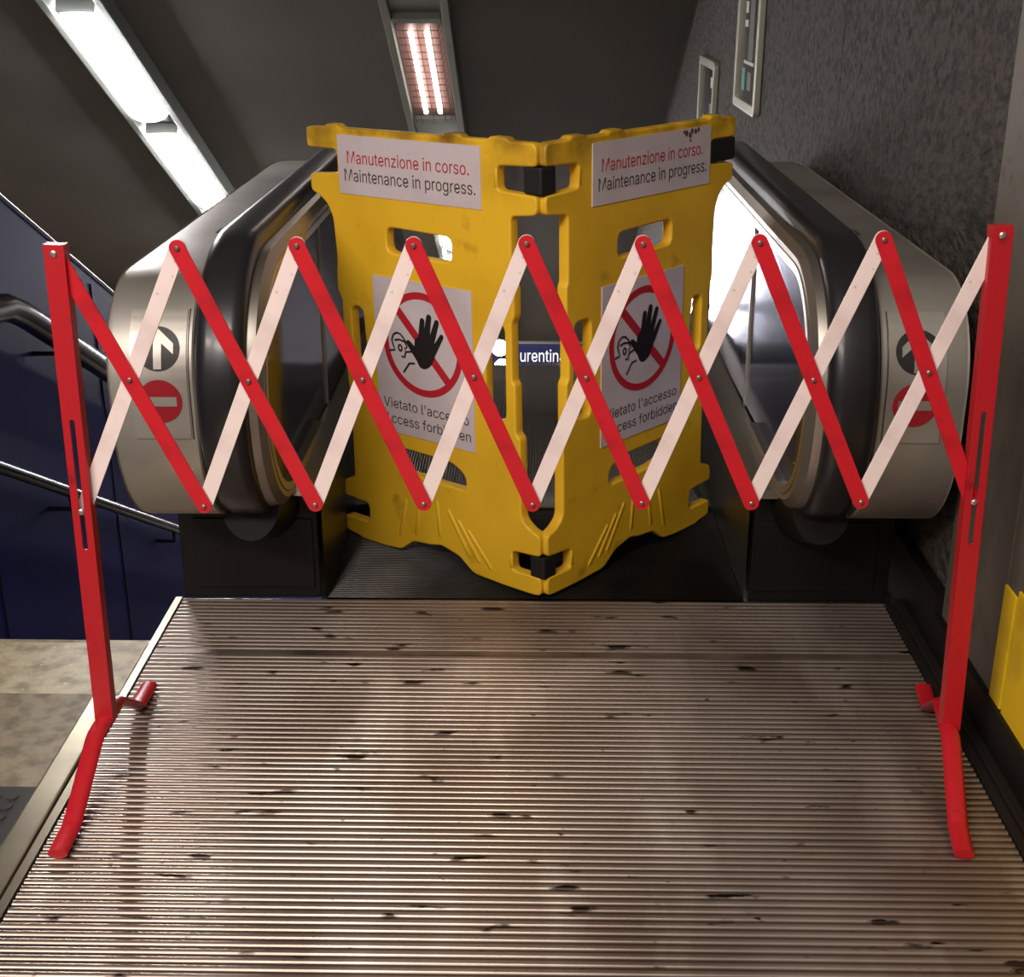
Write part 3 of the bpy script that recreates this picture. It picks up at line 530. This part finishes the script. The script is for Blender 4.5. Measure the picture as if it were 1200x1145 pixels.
def barrier_panel(s, ang):
    T = .0155
    lp = [fillet([(s*q[0],) + tuple(q[1:]) for q in OUT], .012, 3)] + [fillet([(s*a, b) for a, b in h], .022, 5) for h in HOLES]
    mb = MB(); mb.mesh(plate(lp, T, .005), 0, Matrix.Translation((0, T, 0)), smooth=True)
    # moulded diagonal ridges by the foot
    def ridge(a, b, r=.008):
        a = Vector((s*a[0], .002, a[1])); b = Vector((s*b[0], .002, b[1]))
        mb.tube([a, a.lerp(b, .08), a.lerp(b, .92), b], [r*.2, r, r, r*.2], 8, 0, sy=.55)
    for k in range(3): ridge((.325-k*.034, .175-k*.022), (.245-k*.034, .045-k*.006) if k < 2 else (.17, .03))
    ridge((.36, .19), (.35, .075)); ridge((.42, .175), (.44, .06)); ridge((.47, .17), (.50, .04))
    for a, b in (((.215, .955), (.215, .80)),): ridge(a, b, .004)
    # raised borders round the mouldings at the hinge side
    ridge((.135, 1.07), (.135, 1.02), .006); ridge((.108, .10), (.108, .055), .006)
    for h in HOLES[:1]:
        pass
    p = mb.build('barrier_panel', M_yellow, fb, 40)
    p.rotation_euler = (0, 0, ang)
    e = -.0022
    # maintenance notice
    x0, x1 = sorted((s*.178, s*.652)); z0, z1 = .968, 1.115; w = x1-x0; h = z1-z0
    mb = MB(); mb.box((x0, e, z0), (x1, .003, z1), 0)
    mb.mesh(text_mesh('Manutenzione in corso.', x0+.07*w, x1-.075*w, z1-.47*h, .205*h), 1, Matrix.Translation((0, e-.0006, 0)))
    mb.mesh(text_mesh('Maintenance in progress.', x0+.045*w, x1-.035*w, z1-.775*h, .205*h), 2, Matrix.Translation((0, e-.0006, 0)))
    if s > 0:
        for a, b, q in ((.545, 1.104, .008), (.560, 1.098, .0075), (.568, 1.108, .007), (.583, 1.106, .007), (.595, 1.109, .006), (.535, 1.108, .005), (.562, 1.085, .004)):
            mb.add([(a + q*.8*math.cos(k*math.pi/6), e-.0008, b + q*math.sin(k*math.pi/6)) for k in range(12)], [tuple(range(12))], 3)
    o = mb.build('maintenance_sign', [M_sign, M_sred, M_sgrey, M_smudge], p); o['label'] = 'white sheet reading Manutenzione in corso. Maintenance in progress.'
    # access forbidden sign
    x0, x1 = sorted((s*.217, s*.552)); z0, z1 = .350, .768; w = x1-x0; h = z1-z0
    mb = MB(); mb.box((x0, e, z0), (x1, .003, z1), 0)
    rr = .137; cx = x0 + .495*w; cz_ = .606
    d = e - .0006
    mb.add(*disc(cx, cz_, rr*.865, rr, 72, d), 1)
    a = rr*.88
    bx, bz = .707, -.707; nx, nz = .707, .707; hw = rr*.085
    mb.add([(cx+bx*a*q+nx*hw*k, d-.0002, cz_+bz*a*q+nz*hw*k) for q, k in ((-1, -1), (1, -1), (1, 1), (-1, 1))], [(0, 1, 2, 3)], 1)
    def g(a, b): return (cx + a*rr, cz_ + b*rr)
    # the hand: palm and five fingers
    def blob(pts, yy, mi=2):
        pts = fillet([g(*q) for q in pts], .012, 4); mb.mesh(plate([pts], .0001), mi, Matrix.Translation((0, yy, 0)))
    blob([(-.20, -.02), (-.16, .14), (.02, .16), (.20, .14), (.33, .08), (.35, -.04), (.30, -.22), (.20, -.38), (.04, -.46), (-.08, -.44), (-.16, -.30)], d-.0006)
    for k, (p0, p1, w0, w1) in enumerate([((-.03, .02), (.03, .47), .16, .115), ((.09, .02), (.20, .56), .17, .12), ((.20, .0), (.39, .49), .16, .11), ((.27, -.10), (.50, .24), .14, .09), ((-.08, -.24), (-.34, .0), .2, .11)]):
        p0, p1 = Vector(g(*p0)), Vector(g(*p1)); t_ = (p1-p0).normalized(); n_ = Vector((-t_.y, t_.x))
        w0 *= rr; w1 *= rr
        pts = [p0+n_*w0/2, p1+n_*w1/2]
        for q in range(1, 6): an = math.pi/2 - q*math.pi/6; pts.append(p1 + n_*math.sin(an)*w1/2 + t_*math.cos(an)*w1/2)
        pts += [p1-n_*w1/2, p0-n_*w0/2]
        mb.add([(q.x, d-.0010-k*.0001, q.y) for q in pts], [tuple(range(len(pts)))], 2)
    # outlined head in profile
    lw = rr*.035
    def line(pts): mb.add(*ribbon([g(*q) for q in pts], lw, d-.0014), 2)
    line([(-.74, -.10), (-.77, .0), (-.73, .10), (-.64, .155), (-.54, .14), (-.46, .07), (-.40, -.01)])
    line([(-.74, -.10), (-.70, -.19), (-.84, -.22)])
    line([(-.70, .0), (-.58, .03), (-.40, .0)])
    line([(-.43, .0), (-.38, -.10), (-.44, -.12), (-.42, -.19), (-.27, -.16)])
    line([(-.42, -.19), (-.46, -.30), (-.54, -.29)])
    line([(-.56+.045*math.cos(k*.7), -.13+.06*math.sin(k*.7)) for k in range(10)])
    line([(-.20, -.38), (-.34, -.40), (-.50, -.60)])
    mb.mesh(text_mesh("Vietato l'accesso", x0+.055*w, x1-.055*w, z1-.835*h, .064*h), 3, Matrix.Translation((0, d, 0)))
    mb.mesh(text_mesh('Access forbidden', x0+.055*w, x1-.04*w, z1-.938*h, .064*h), 3, Matrix.Translation((0, d, 0)))
    o = mb.build('prohibition_sign', [M_sign, M_sred, M_sblack, M_sgrey], p)
    o['label'] = "white sign with red prohibition ring, black hand and the words Vietato l'accesso Access forbidden"
    return p
AL, AR = math.atan2(-.441, .569), math.atan2(.566, .513)
pL = barrier_panel(-1, AL); pR = barrier_panel(1, AR)
for z0, z1, wd in ((1.016, 1.077, .052), (.052, .110, .046)):
    mb = MB()
    for s, an in ((-1, AL), (1, AR)):
        M = Matrix.Rotation(an, 4, 'Z'); a, b = sorted((s*.002, s*wd)); mb.box((a, .001, z0), (b, .038, z1), 0, M, .004)
    mb.build('hinge_strap', M_black, fb)
mb = MB(); mb.box((.655, -.002, 1.018), (.764, .036, 1.076), 0, Matrix.Rotation(AR, 4, 'Z'), .004); mb.build('end_strap', M_black, fb)

# ------------------------------------------------------------------ expanding red and white barrier
YB = 2.3
xb = empty('expanding_barrier', (0, YB, 0), (0, 0, 0), 'red and white expanding scissor barrier on two red posts', 'barrier')
TOP = [(-.824, 1.040), (-.609, 1.049), (-.399, 1.054), (-.195, 1.055), (.002, 1.059), (.204, 1.059), (.406, 1.062), (.619, 1.068), (.818, 1.078)]
BOT = [(-.833, .553), (-.603, .562), (-.393, .567), (-.189, .570), (.015, .570), (.219, .575), (.423, .576), (.626, .580), (.830, .585)]
def slat(a, b, y, m):
    a, b = Vector(a), Vector(b); L_ = (b-a).length; r = .0145; n = 10
    an = math.atan2(b.y-a.y, b.x-a.x)
    pts = []
    for k in range(n+1): w = math.pi/2 + math.pi*k/n; pts.append((r*math.cos(w), r*math.sin(w)))
    for k in range(n+1): w = -math.pi/2 + math.pi*k/n; pts.append((L_ + r*math.cos(w), r*math.sin(w)))
    mb = MB(); mb.mesh(plate([pts], .0022, .0008), 0)
    o = mb.build('slat', m, xb, 30); o.location = (a.x, y, a.y); o.rotation_euler = (0, -an, 0)
    return o
def rivet(x, z, y, m=M_rivet, r=.0045, name='rivet'):
    mb = MB(); mb.tube([(x, y+.012, z), (x, y-.0015, z), (x, y-.003, z)], [r, r, r*.6], 12)
    return mb.build(name, m, xb)
for i in range(8):
    o = slat(TOP[i], BOT[i+1], -.004, M_red); o['label'] = 'red painted slat'
    o = slat(TOP[i+1], BOT[i], .0025, M_white); o['label'] = 'white painted slat'
    # crossing point
    (x1, y1), (x2, y2), (x3, y3), (x4, y4) = TOP[i], BOT[i+1], TOP[i+1], BOT[i]
    dn = (x1-x2)*(y3-y4)-(y1-y2)*(x3-x4)
    px = ((x1*y2-y1*x2)*(x3-x4)-(x1-x2)*(x3*y4-y3*x4))/dn; pz = ((x1*y2-y1*x2)*(y3-y4)-(y1-y2)*(x3*y4-y3*x4))/dn
    rivet(px, pz, -.008)
    if i: rivet(*TOP[i], -.008); rivet(*BOT[i], -.008)
def post(x0, x1, zt, zb, slot, foot_rot, foot_y):
    w = .0185; hgt = zt-zb
    an = math.atan2(x1-x0, zt-zb)              # small lean
    lp = [fillet([(-w, 0), (w, 0), (w, hgt), (-w, hgt)], .003, 2),
          fillet([(-.0045, slot[0]-zb), (.0045, slot[0]-zb), (.0045, slot[1]-zb), (-.0045, slot[1]-zb)], .0045, 4)]
    mb = MB(); mb.mesh(plate(lp, .0025, .001), 0, Matrix.Translation((0, -.013, 0)))
    mb.box((-w, -.0125, 0), (-w+.0035, .012, hgt), 0); mb.box((w-.0035, -.0125, 0), (w, .012, hgt), 0)
    mb.box((-w+.003, -.0125, hgt-.003), (w-.003, .0115, hgt-.0005), 0)
    p = mb.build('post', M_redpost, xb); p.location = (x0, 0, zb); p.rotation_euler = (0, an, 0)
    # bent foot running front to back
    prof = [(-.32, .010), (-.30, .011), (-.245, .014), (-.235, .017), (-.075, .096), (-.06, .100), (.06, .100), (.075, .097), (.19, .017), (.20, .014), (.25, .011), (.29, .010)]
    mb = MB(); mb.tube([(0, a, b) for a, b in prof], .0185, 14, sx=1.0, sy=.55)
    q = mb.build('foot', M_redpost, xb); q.location = (x0, foot_y, 0); q.rotation_euler = (0, 0, foot_rot)
    return p
post(-.841, -.823, 1.056, .095, (.475, .735), R(0), -.005)
post(.848, .818, 1.094, .095, (.50, .76), R(-8.5), .02)
rivet(-.824, 1.040, -.016, M_bolt, .006, 'bolt'); rivet(.818, 1.078, -.016, M_bolt, .006, 'bolt')
rivet(-.833, .553, -.016, M_bolt, .006, 'bolt'); rivet(.832, .585, -.016, M_bolt, .006, 'bolt')

# ------------------------------------------------------------------ blue stair wall and rails on the left
XB = -1.8
par = empty('stair_parapet', (XB, EDGE, 0), label='dark blue stair side wall with aluminium capping', cat='stair wall')
mb = MB(); ys = [1.0, 2.0, 3.0, 4.0, 5.2, 6.4, 7.6, 8.8, 10, 11.2, 12.4]
# the capping passes (y 4.49, z .80) and falls with the stairs
CAP = lambda y: .80 - TT*(y-4.49)
pts = [(y, CAP(y)) for y in (2.0, 12.6)]
vs = []
for x in (XB-.06, XB): vs += [(x, 2.0, CAP(2.0)), (x, 12.6, CAP(12.6)), (x, 12.6, -6.4), (x, 2.0, -1.6)]
mb.add([(a-XB, b-EDGE, c) for a, b, c in vs], [(0, 1, 2, 3), (7, 6, 5, 4), (0, 4, 5, 1), (2, 6, 7, 3), (0, 3, 7, 4), (1, 5, 6, 2)])
mb.build('blue_panel', M_blue, par)
mb = MB(); mb.tube([(-.03, 2.0-EDGE, CAP(2.0)), (-.03, 12.6-EDGE, CAP(12.6))], .038, 12, sx=1, sy=.35); mb.build('capping', M_cap, par)
for yy in (4.05, 5.3, 6.6, 8.0):
    mb = MB(); mb.box((0, yy-EDGE, -4.5), (.004, yy+.006-EDGE, CAP(yy)-.05), 0)
    mb.build('panel_line', M_dark, par)  # thin dark vertical strip on the blue face
def rail(y0, z0, bend, label, rad, slope=TT):
    t = empty('stair_handrail', (XB+.09, y0, z0), label=label, cat='handrail', group='handrails on the blue stair wall')
    pts = [(0, -.9, 0), (0, -.3, 0), (0, -.1, -.002), (0, .05, -.02), (0, .16, -.065), (0, .25, -.11)] if bend else [(0, -1.2, 1.2*slope), (0, 0, 0)]
    y1 = 12.0-y0; pts.append((0, y1, pts[-1][2] - slope*(y1-pts[-1][1])))
    mb = MB(); mb.tube(pts, rad, 14); mb.build('rail_tube', M_bluerail, t)
    for yy in (.45, 1.7, 3.0, 4.4):
        zz = pts[-1][2] + slope*(y1-yy)
        mb = MB(); mb.tube([(0, yy, zz-.02), (0, yy, zz-.07), (-.09, yy, zz-.07)], .009, 8); mb.build('bracket', M_bluerail, t)
rail(4.15, .50, True, 'upper dark blue tube handrail with a rounded bend on the blue stair wall', .045)
rail(4.10, -.06, False, 'lower thin handrail low on the blue stair wall', .022)

# ------------------------------------------------------------------ lamps on the sloping ceiling
def slope_frame(x, y, off):
    """local x across, y down the slope, z = out of the ceiling (downwards)"""
    return Matrix.Translation((x, y, cz(y) - off/math.cos(TH))) @ Matrix.Rotation(-TH, 4, 'X')
def lamp_channel(x, w, label, L_=12.6):
    t = empty('lamp_channel', (0, 0, 0), label=label, cat='lamp channel')
    t.matrix_world = slope_frame(x, 3.4, .0)
    mb = MB()
    mb.box((-w/2, 0, -.05), (w/2, L_, -.001), 0)
    for q in (-1, 1): a, b = sorted((q*w/2, q*(w/2-.05))); mb.box((a, 0, -.12), (b, L_, -.045), 0, bev=.006)
    mb.build('channel_body', M_channel, t)
    return t
lamp_channel(-2.81, .40, 'long pale channel on the dark ceiling carrying the bright white lamps at left')
lamp_channel(-.73, .42, 'long grey channel on the dark ceiling above the left yellow panel', 14.6)
mb = MB(); mb.tube([(0, -.77, -.10), (0, -.75, -.10), (0, .75, -.10), (0, .77, -.10)], [.05, .14, .14, .05], 20, sx=1, sy=.55); 
def lamp(y, label, x=-2.81, first=[None]):
    if first[0] is None:
        t = empty('ceiling_lamp', (0, 0, 0)); mb.build('diffuser', M_lamp, t)
        for q in (-1, 1):
            m2 = MB(); m2.box((-.12, q*.80-.04, -.13), (.12, q*.80+.04, -.05), 0, bev=.01); m2.build('end_cap', M_channel, t)
        first[0] = t
    else:
        t = first[0].copy(); link(t)
        for ch in first[0].children: c = ch.copy(); link(c); c.parent = t
    t.matrix_world = slope_frame(x, y, 0); tag(t, label, 'lamp', 'white lamps on the sloping ceiling')
lamp(7.66, 'glaring white ceiling lamp cut by the top edge of the picture')
lamp(9.33, 'glaring white ceiling lamp, middle one of the row at upper left')
lamp(11.0, 'glaring white ceiling lamp just above the left silver newel')
lamp(12.67, 'glaring white ceiling lamp hidden low behind the left newel')
lamp(12.05, 'bright white lamp on the middle channel, hidden behind the yellow barrier', -.735)
lamp(13.65, 'bright white lamp lower on the middle channel, hidden behind the yellow barrier', -.735)
lamp(15.5, 'bright white lamp at the foot of the middle channel, hidden behind the yellow barrier', -.735)
def twin(y, label, first=[None]):
    if first[0] is None:
        t = empty('tube_fixture', (0, 0, 0)); first[0] = t
        m2 = MB(); m2.box((-.15, -.82, -.060), (.15, .82, -.052), 0); m2.box((-.15, -.82, -.10), (.15, -.76, -.06), 1); m2.box((-.15, .76, -.10), (.15, .82, -.06), 1); m2.build('reflector', [M_reflector, M_channel], t)
        for q in (-1, 1):
            m2 = MB(); m2.tube([(q*.052, -.63, -.088), (q*.052, -.62, -.088), (q*.052, .63, -.088), (q*.052, .64, -.088)], [.009, .0165, .0165, .009], 12); m2.build('lamp_tube', M_tube, t)
        m2 = MB()
        for k in range(15): yy = -.7 + k*.1; m2.tube([(-.14, yy, -.07), (-.13, yy, -.118), (.13, yy, -.118), (.14, yy, -.07)], .0025, 5)
        for xx in (-.13, -.085, 0.0, .085, .13): m2.tube([(xx, -.76, -.118), (xx, .76, -.118)], .0025, 5)
        m2.build('wire_guard', M_wire, t)
    else:
        t = first[0].copy(); link(t)
        for ch in first[0].children: c = ch.copy(); link(c); c.parent = t
    t.matrix_world = slope_frame(-.735, y, 0); tag(t, label, 'lamp', 'twin tube fixtures')
twin(9.45, 'twin glowing tube fixture with wire guard above the left yellow panel')
twin(7.2, 'twin tube fixture above the top edge of the picture')

# ------------------------------------------------------------------ posters on the right wall
def poster(y0, y1, z0, z1, label, art):
    t = empty('poster_frame', (.984, y1, z0), (0, 0, R(-90)), label, 'poster', 'framed posters on the right wall')
    w = y1-y0; h = z1-z0        # local x runs towards the viewer, -y out of the wall
    mb = MB(); lp = [fillet([(0, 0), (w, 0), (w, h), (0, h)], .035, 5), [(.045, .045), (w-.045, .045), (w-.045, h-.045), (.045, h-.045)]]
    mb.mesh(plate(lp, .014, .004), 0, Matrix.Translation((0, -.014, 0)))
    mb.build('frame', M_frame, t)
    mb = MB(); mb.box((.03, -.008, .03), (w-.03, -.002, h-.03), 0)
    for k, (a, b, c, d, mi) in enumerate(art):
        pts = [(a*w, -.0085-.0001*k, b*h), (c*w, -.0085-.0001*k, b*h), (c*w, -.0085-.0001*k, d*h), (a*w, -.0085-.0001*k, d*h)]
        mb.add(pts, [(0, 1, 2, 3)], mi)
    mb.build('sheet', [M_pd, M_pw, M_pt, M_pg, M_pb], t)
M_pd = mat('poster_dark', srgb(66, 66, 62), .25, noise=(3, srgb(44, 44, 42), .4, .7)); M_pw = mat('poster_white', srgb(225, 225, 218), .3); M_pt = mat('poster_teal', srgb(90, 180, 160), .3); M_pg = mat('poster_grey', srgb(130, 130, 124), .3); M_pb = mat('poster_black', srgb(30, 30, 30), .3)
poster(5.95, 6.60, .905, 1.90, 'framed dark poster with teal corner strip, nearer one on the rough wall',
       [(.42, .22, .62, .62, 3), (.45, .30, .58, .70, 3), (.46, .70, .54, .80, 3), (.22, .42, .34, .47, 1), (.22, .36, .36, .39, 1), (.76, .34, .88, .42, 1), (.25, .20, .7, .215, 1), (.2, .08, .34, .18, 2), (.45, .09, .62, .17, 3), (.8, .56, .93, .86, 2), (.4, .80, .70, .84, 1), (.4, .77, .68, .785, 3)])
poster(7.36, 8.04, .12, 1.05, 'small framed poster behind the right yellow panel, farther along the rough wall',
       [(.15, .70, .55, .93, 4), (.2, .52, .5, .66, 1), (.15, .42, .32, .50, 4), (.25, .36, .42, .42, 1), (.6, .30, .92, .75, 3), (.45, .24, .75, .32, 1), (.62, .84, .85, .90, 1), (.3, .14, .8, .2, 1)])

# ------------------------------------------------------------------ yellow hazard blocks on the pier
for a, b, z0, z1, lab in ((2.362, 2.424, .098, .352, 'narrow yellow hazard strip low on the concrete pier beside the right post'), (1.55, 2.350, .098, .372, 'wide yellow hazard panel at the right picture edge low on the concrete pier')):
    mb = MB(); mb.box((.966, a, z0), (.972, b, z1), 0, bev=.0015)
    tag(mb.build('hazard_panel', M_yel2), lab, 'hazard marking', 'yellow hazard markings on the pier')

# ------------------------------------------------------------------ station sign and lamps at the bottom
sg = empty('station_sign', (.05, 14.0, -2.43), label='dark blue hanging station sign with white letters, far below between the yellow panels', cat='sign')
mb = MB(); mb.box((-.75, 0, -.135), (.75, .06, .135), 0, bev=.006)
mb.mesh(text_mesh('Laurentina', -.34, .295, -.055, .135), 1, Matrix.Translation((0, -.002, 0)))
M_sblue = mat('sign_blue', srgb(20, 24, 70), .4); M_slet = mat('sign_letters', srgb(235, 235, 230), .5, emit=((1, 1, 1, 1), .5))
mb.build('sign_board', [M_sblue, M_slet], sg)
mb = MB(); mb.box((-.75, -.005, -.185), (.75, .05, -.14), 0); mb.build('lower_strip', mat('sign_beige', srgb(190, 150, 110), .5), sg)
mb = MB(); mb.box((-.75, -.005, .145), (.75, .05, .165), 0); mb.build('upper_strip', M_cap, sg)
for x in (-.6, .6):
    mb = MB(); mb.tube([(x, .03, .12), (x, .03, .78)], .012, 8); mb.build('hanger', M_cap, sg)
M_spot = emis('spot_glow', (1, .97, .9, 1), 14)
for i, (x, y, z, lab) in enumerate(((-.36, 13.7, -2.25, 'upper small round glowing lamp seen through the slot of the left yellow panel'), (-.33, 13.7, -2.46, 'lower small round glowing lamp seen through the slot of the left yellow panel'))):
    t = empty('bracket_lamp', (x, y, z), label=lab, cat='lamp', group='small round lamps far below')
    mb = MB(); mb.tube([(0, -.02, 0), (0, -.015, 0), (0, .0, 0)], [.05, .085, .09], 20); mb.build('lens', M_spot, t)
    mb = MB(); mb.tube([(0, 0, 0), (0, .06, 0)], .095, 20); mb.tube([(0, .04, .05), (0, .04, .12 if i else .75)], .01, 8); mb.build('lamp_body', M_dark, t)

# ------------------------------------------------------------------ light
def area(name, loc, rot, sx, sy, power, col):
    l = bpy.data.lights.new(name, 'AREA'); l.shape = 'RECTANGLE'; l.size = sx; l.size_y = sy; l.energy = power; l.color = col
    o = link(bpy.data.objects.new(name, l)); o.location = loc; o.rotation_euler = rot; return o
area('hall_light', (-2.2, -1.2, 3.4), (R(30), 0, R(-26)), 2.6, .5, 195, (1, .90, .84))
area('hall_light', (-.6, .5, 3.1), (0, 0, 0), 1.4, .3, 62, (1, .93, .86))
w = bpy.data.worlds.new('world'); SC.world = w; w.use_nodes = True
w.node_tree.nodes['Background'].inputs[0].default_value = (.9, .86, .8, 1); w.node_tree.nodes['Background'].inputs[1].default_value = .22
SC.view_settings.view_transform = 'Standard'; SC.view_settings.look = 'None'; SC.view_settings.exposure = 0
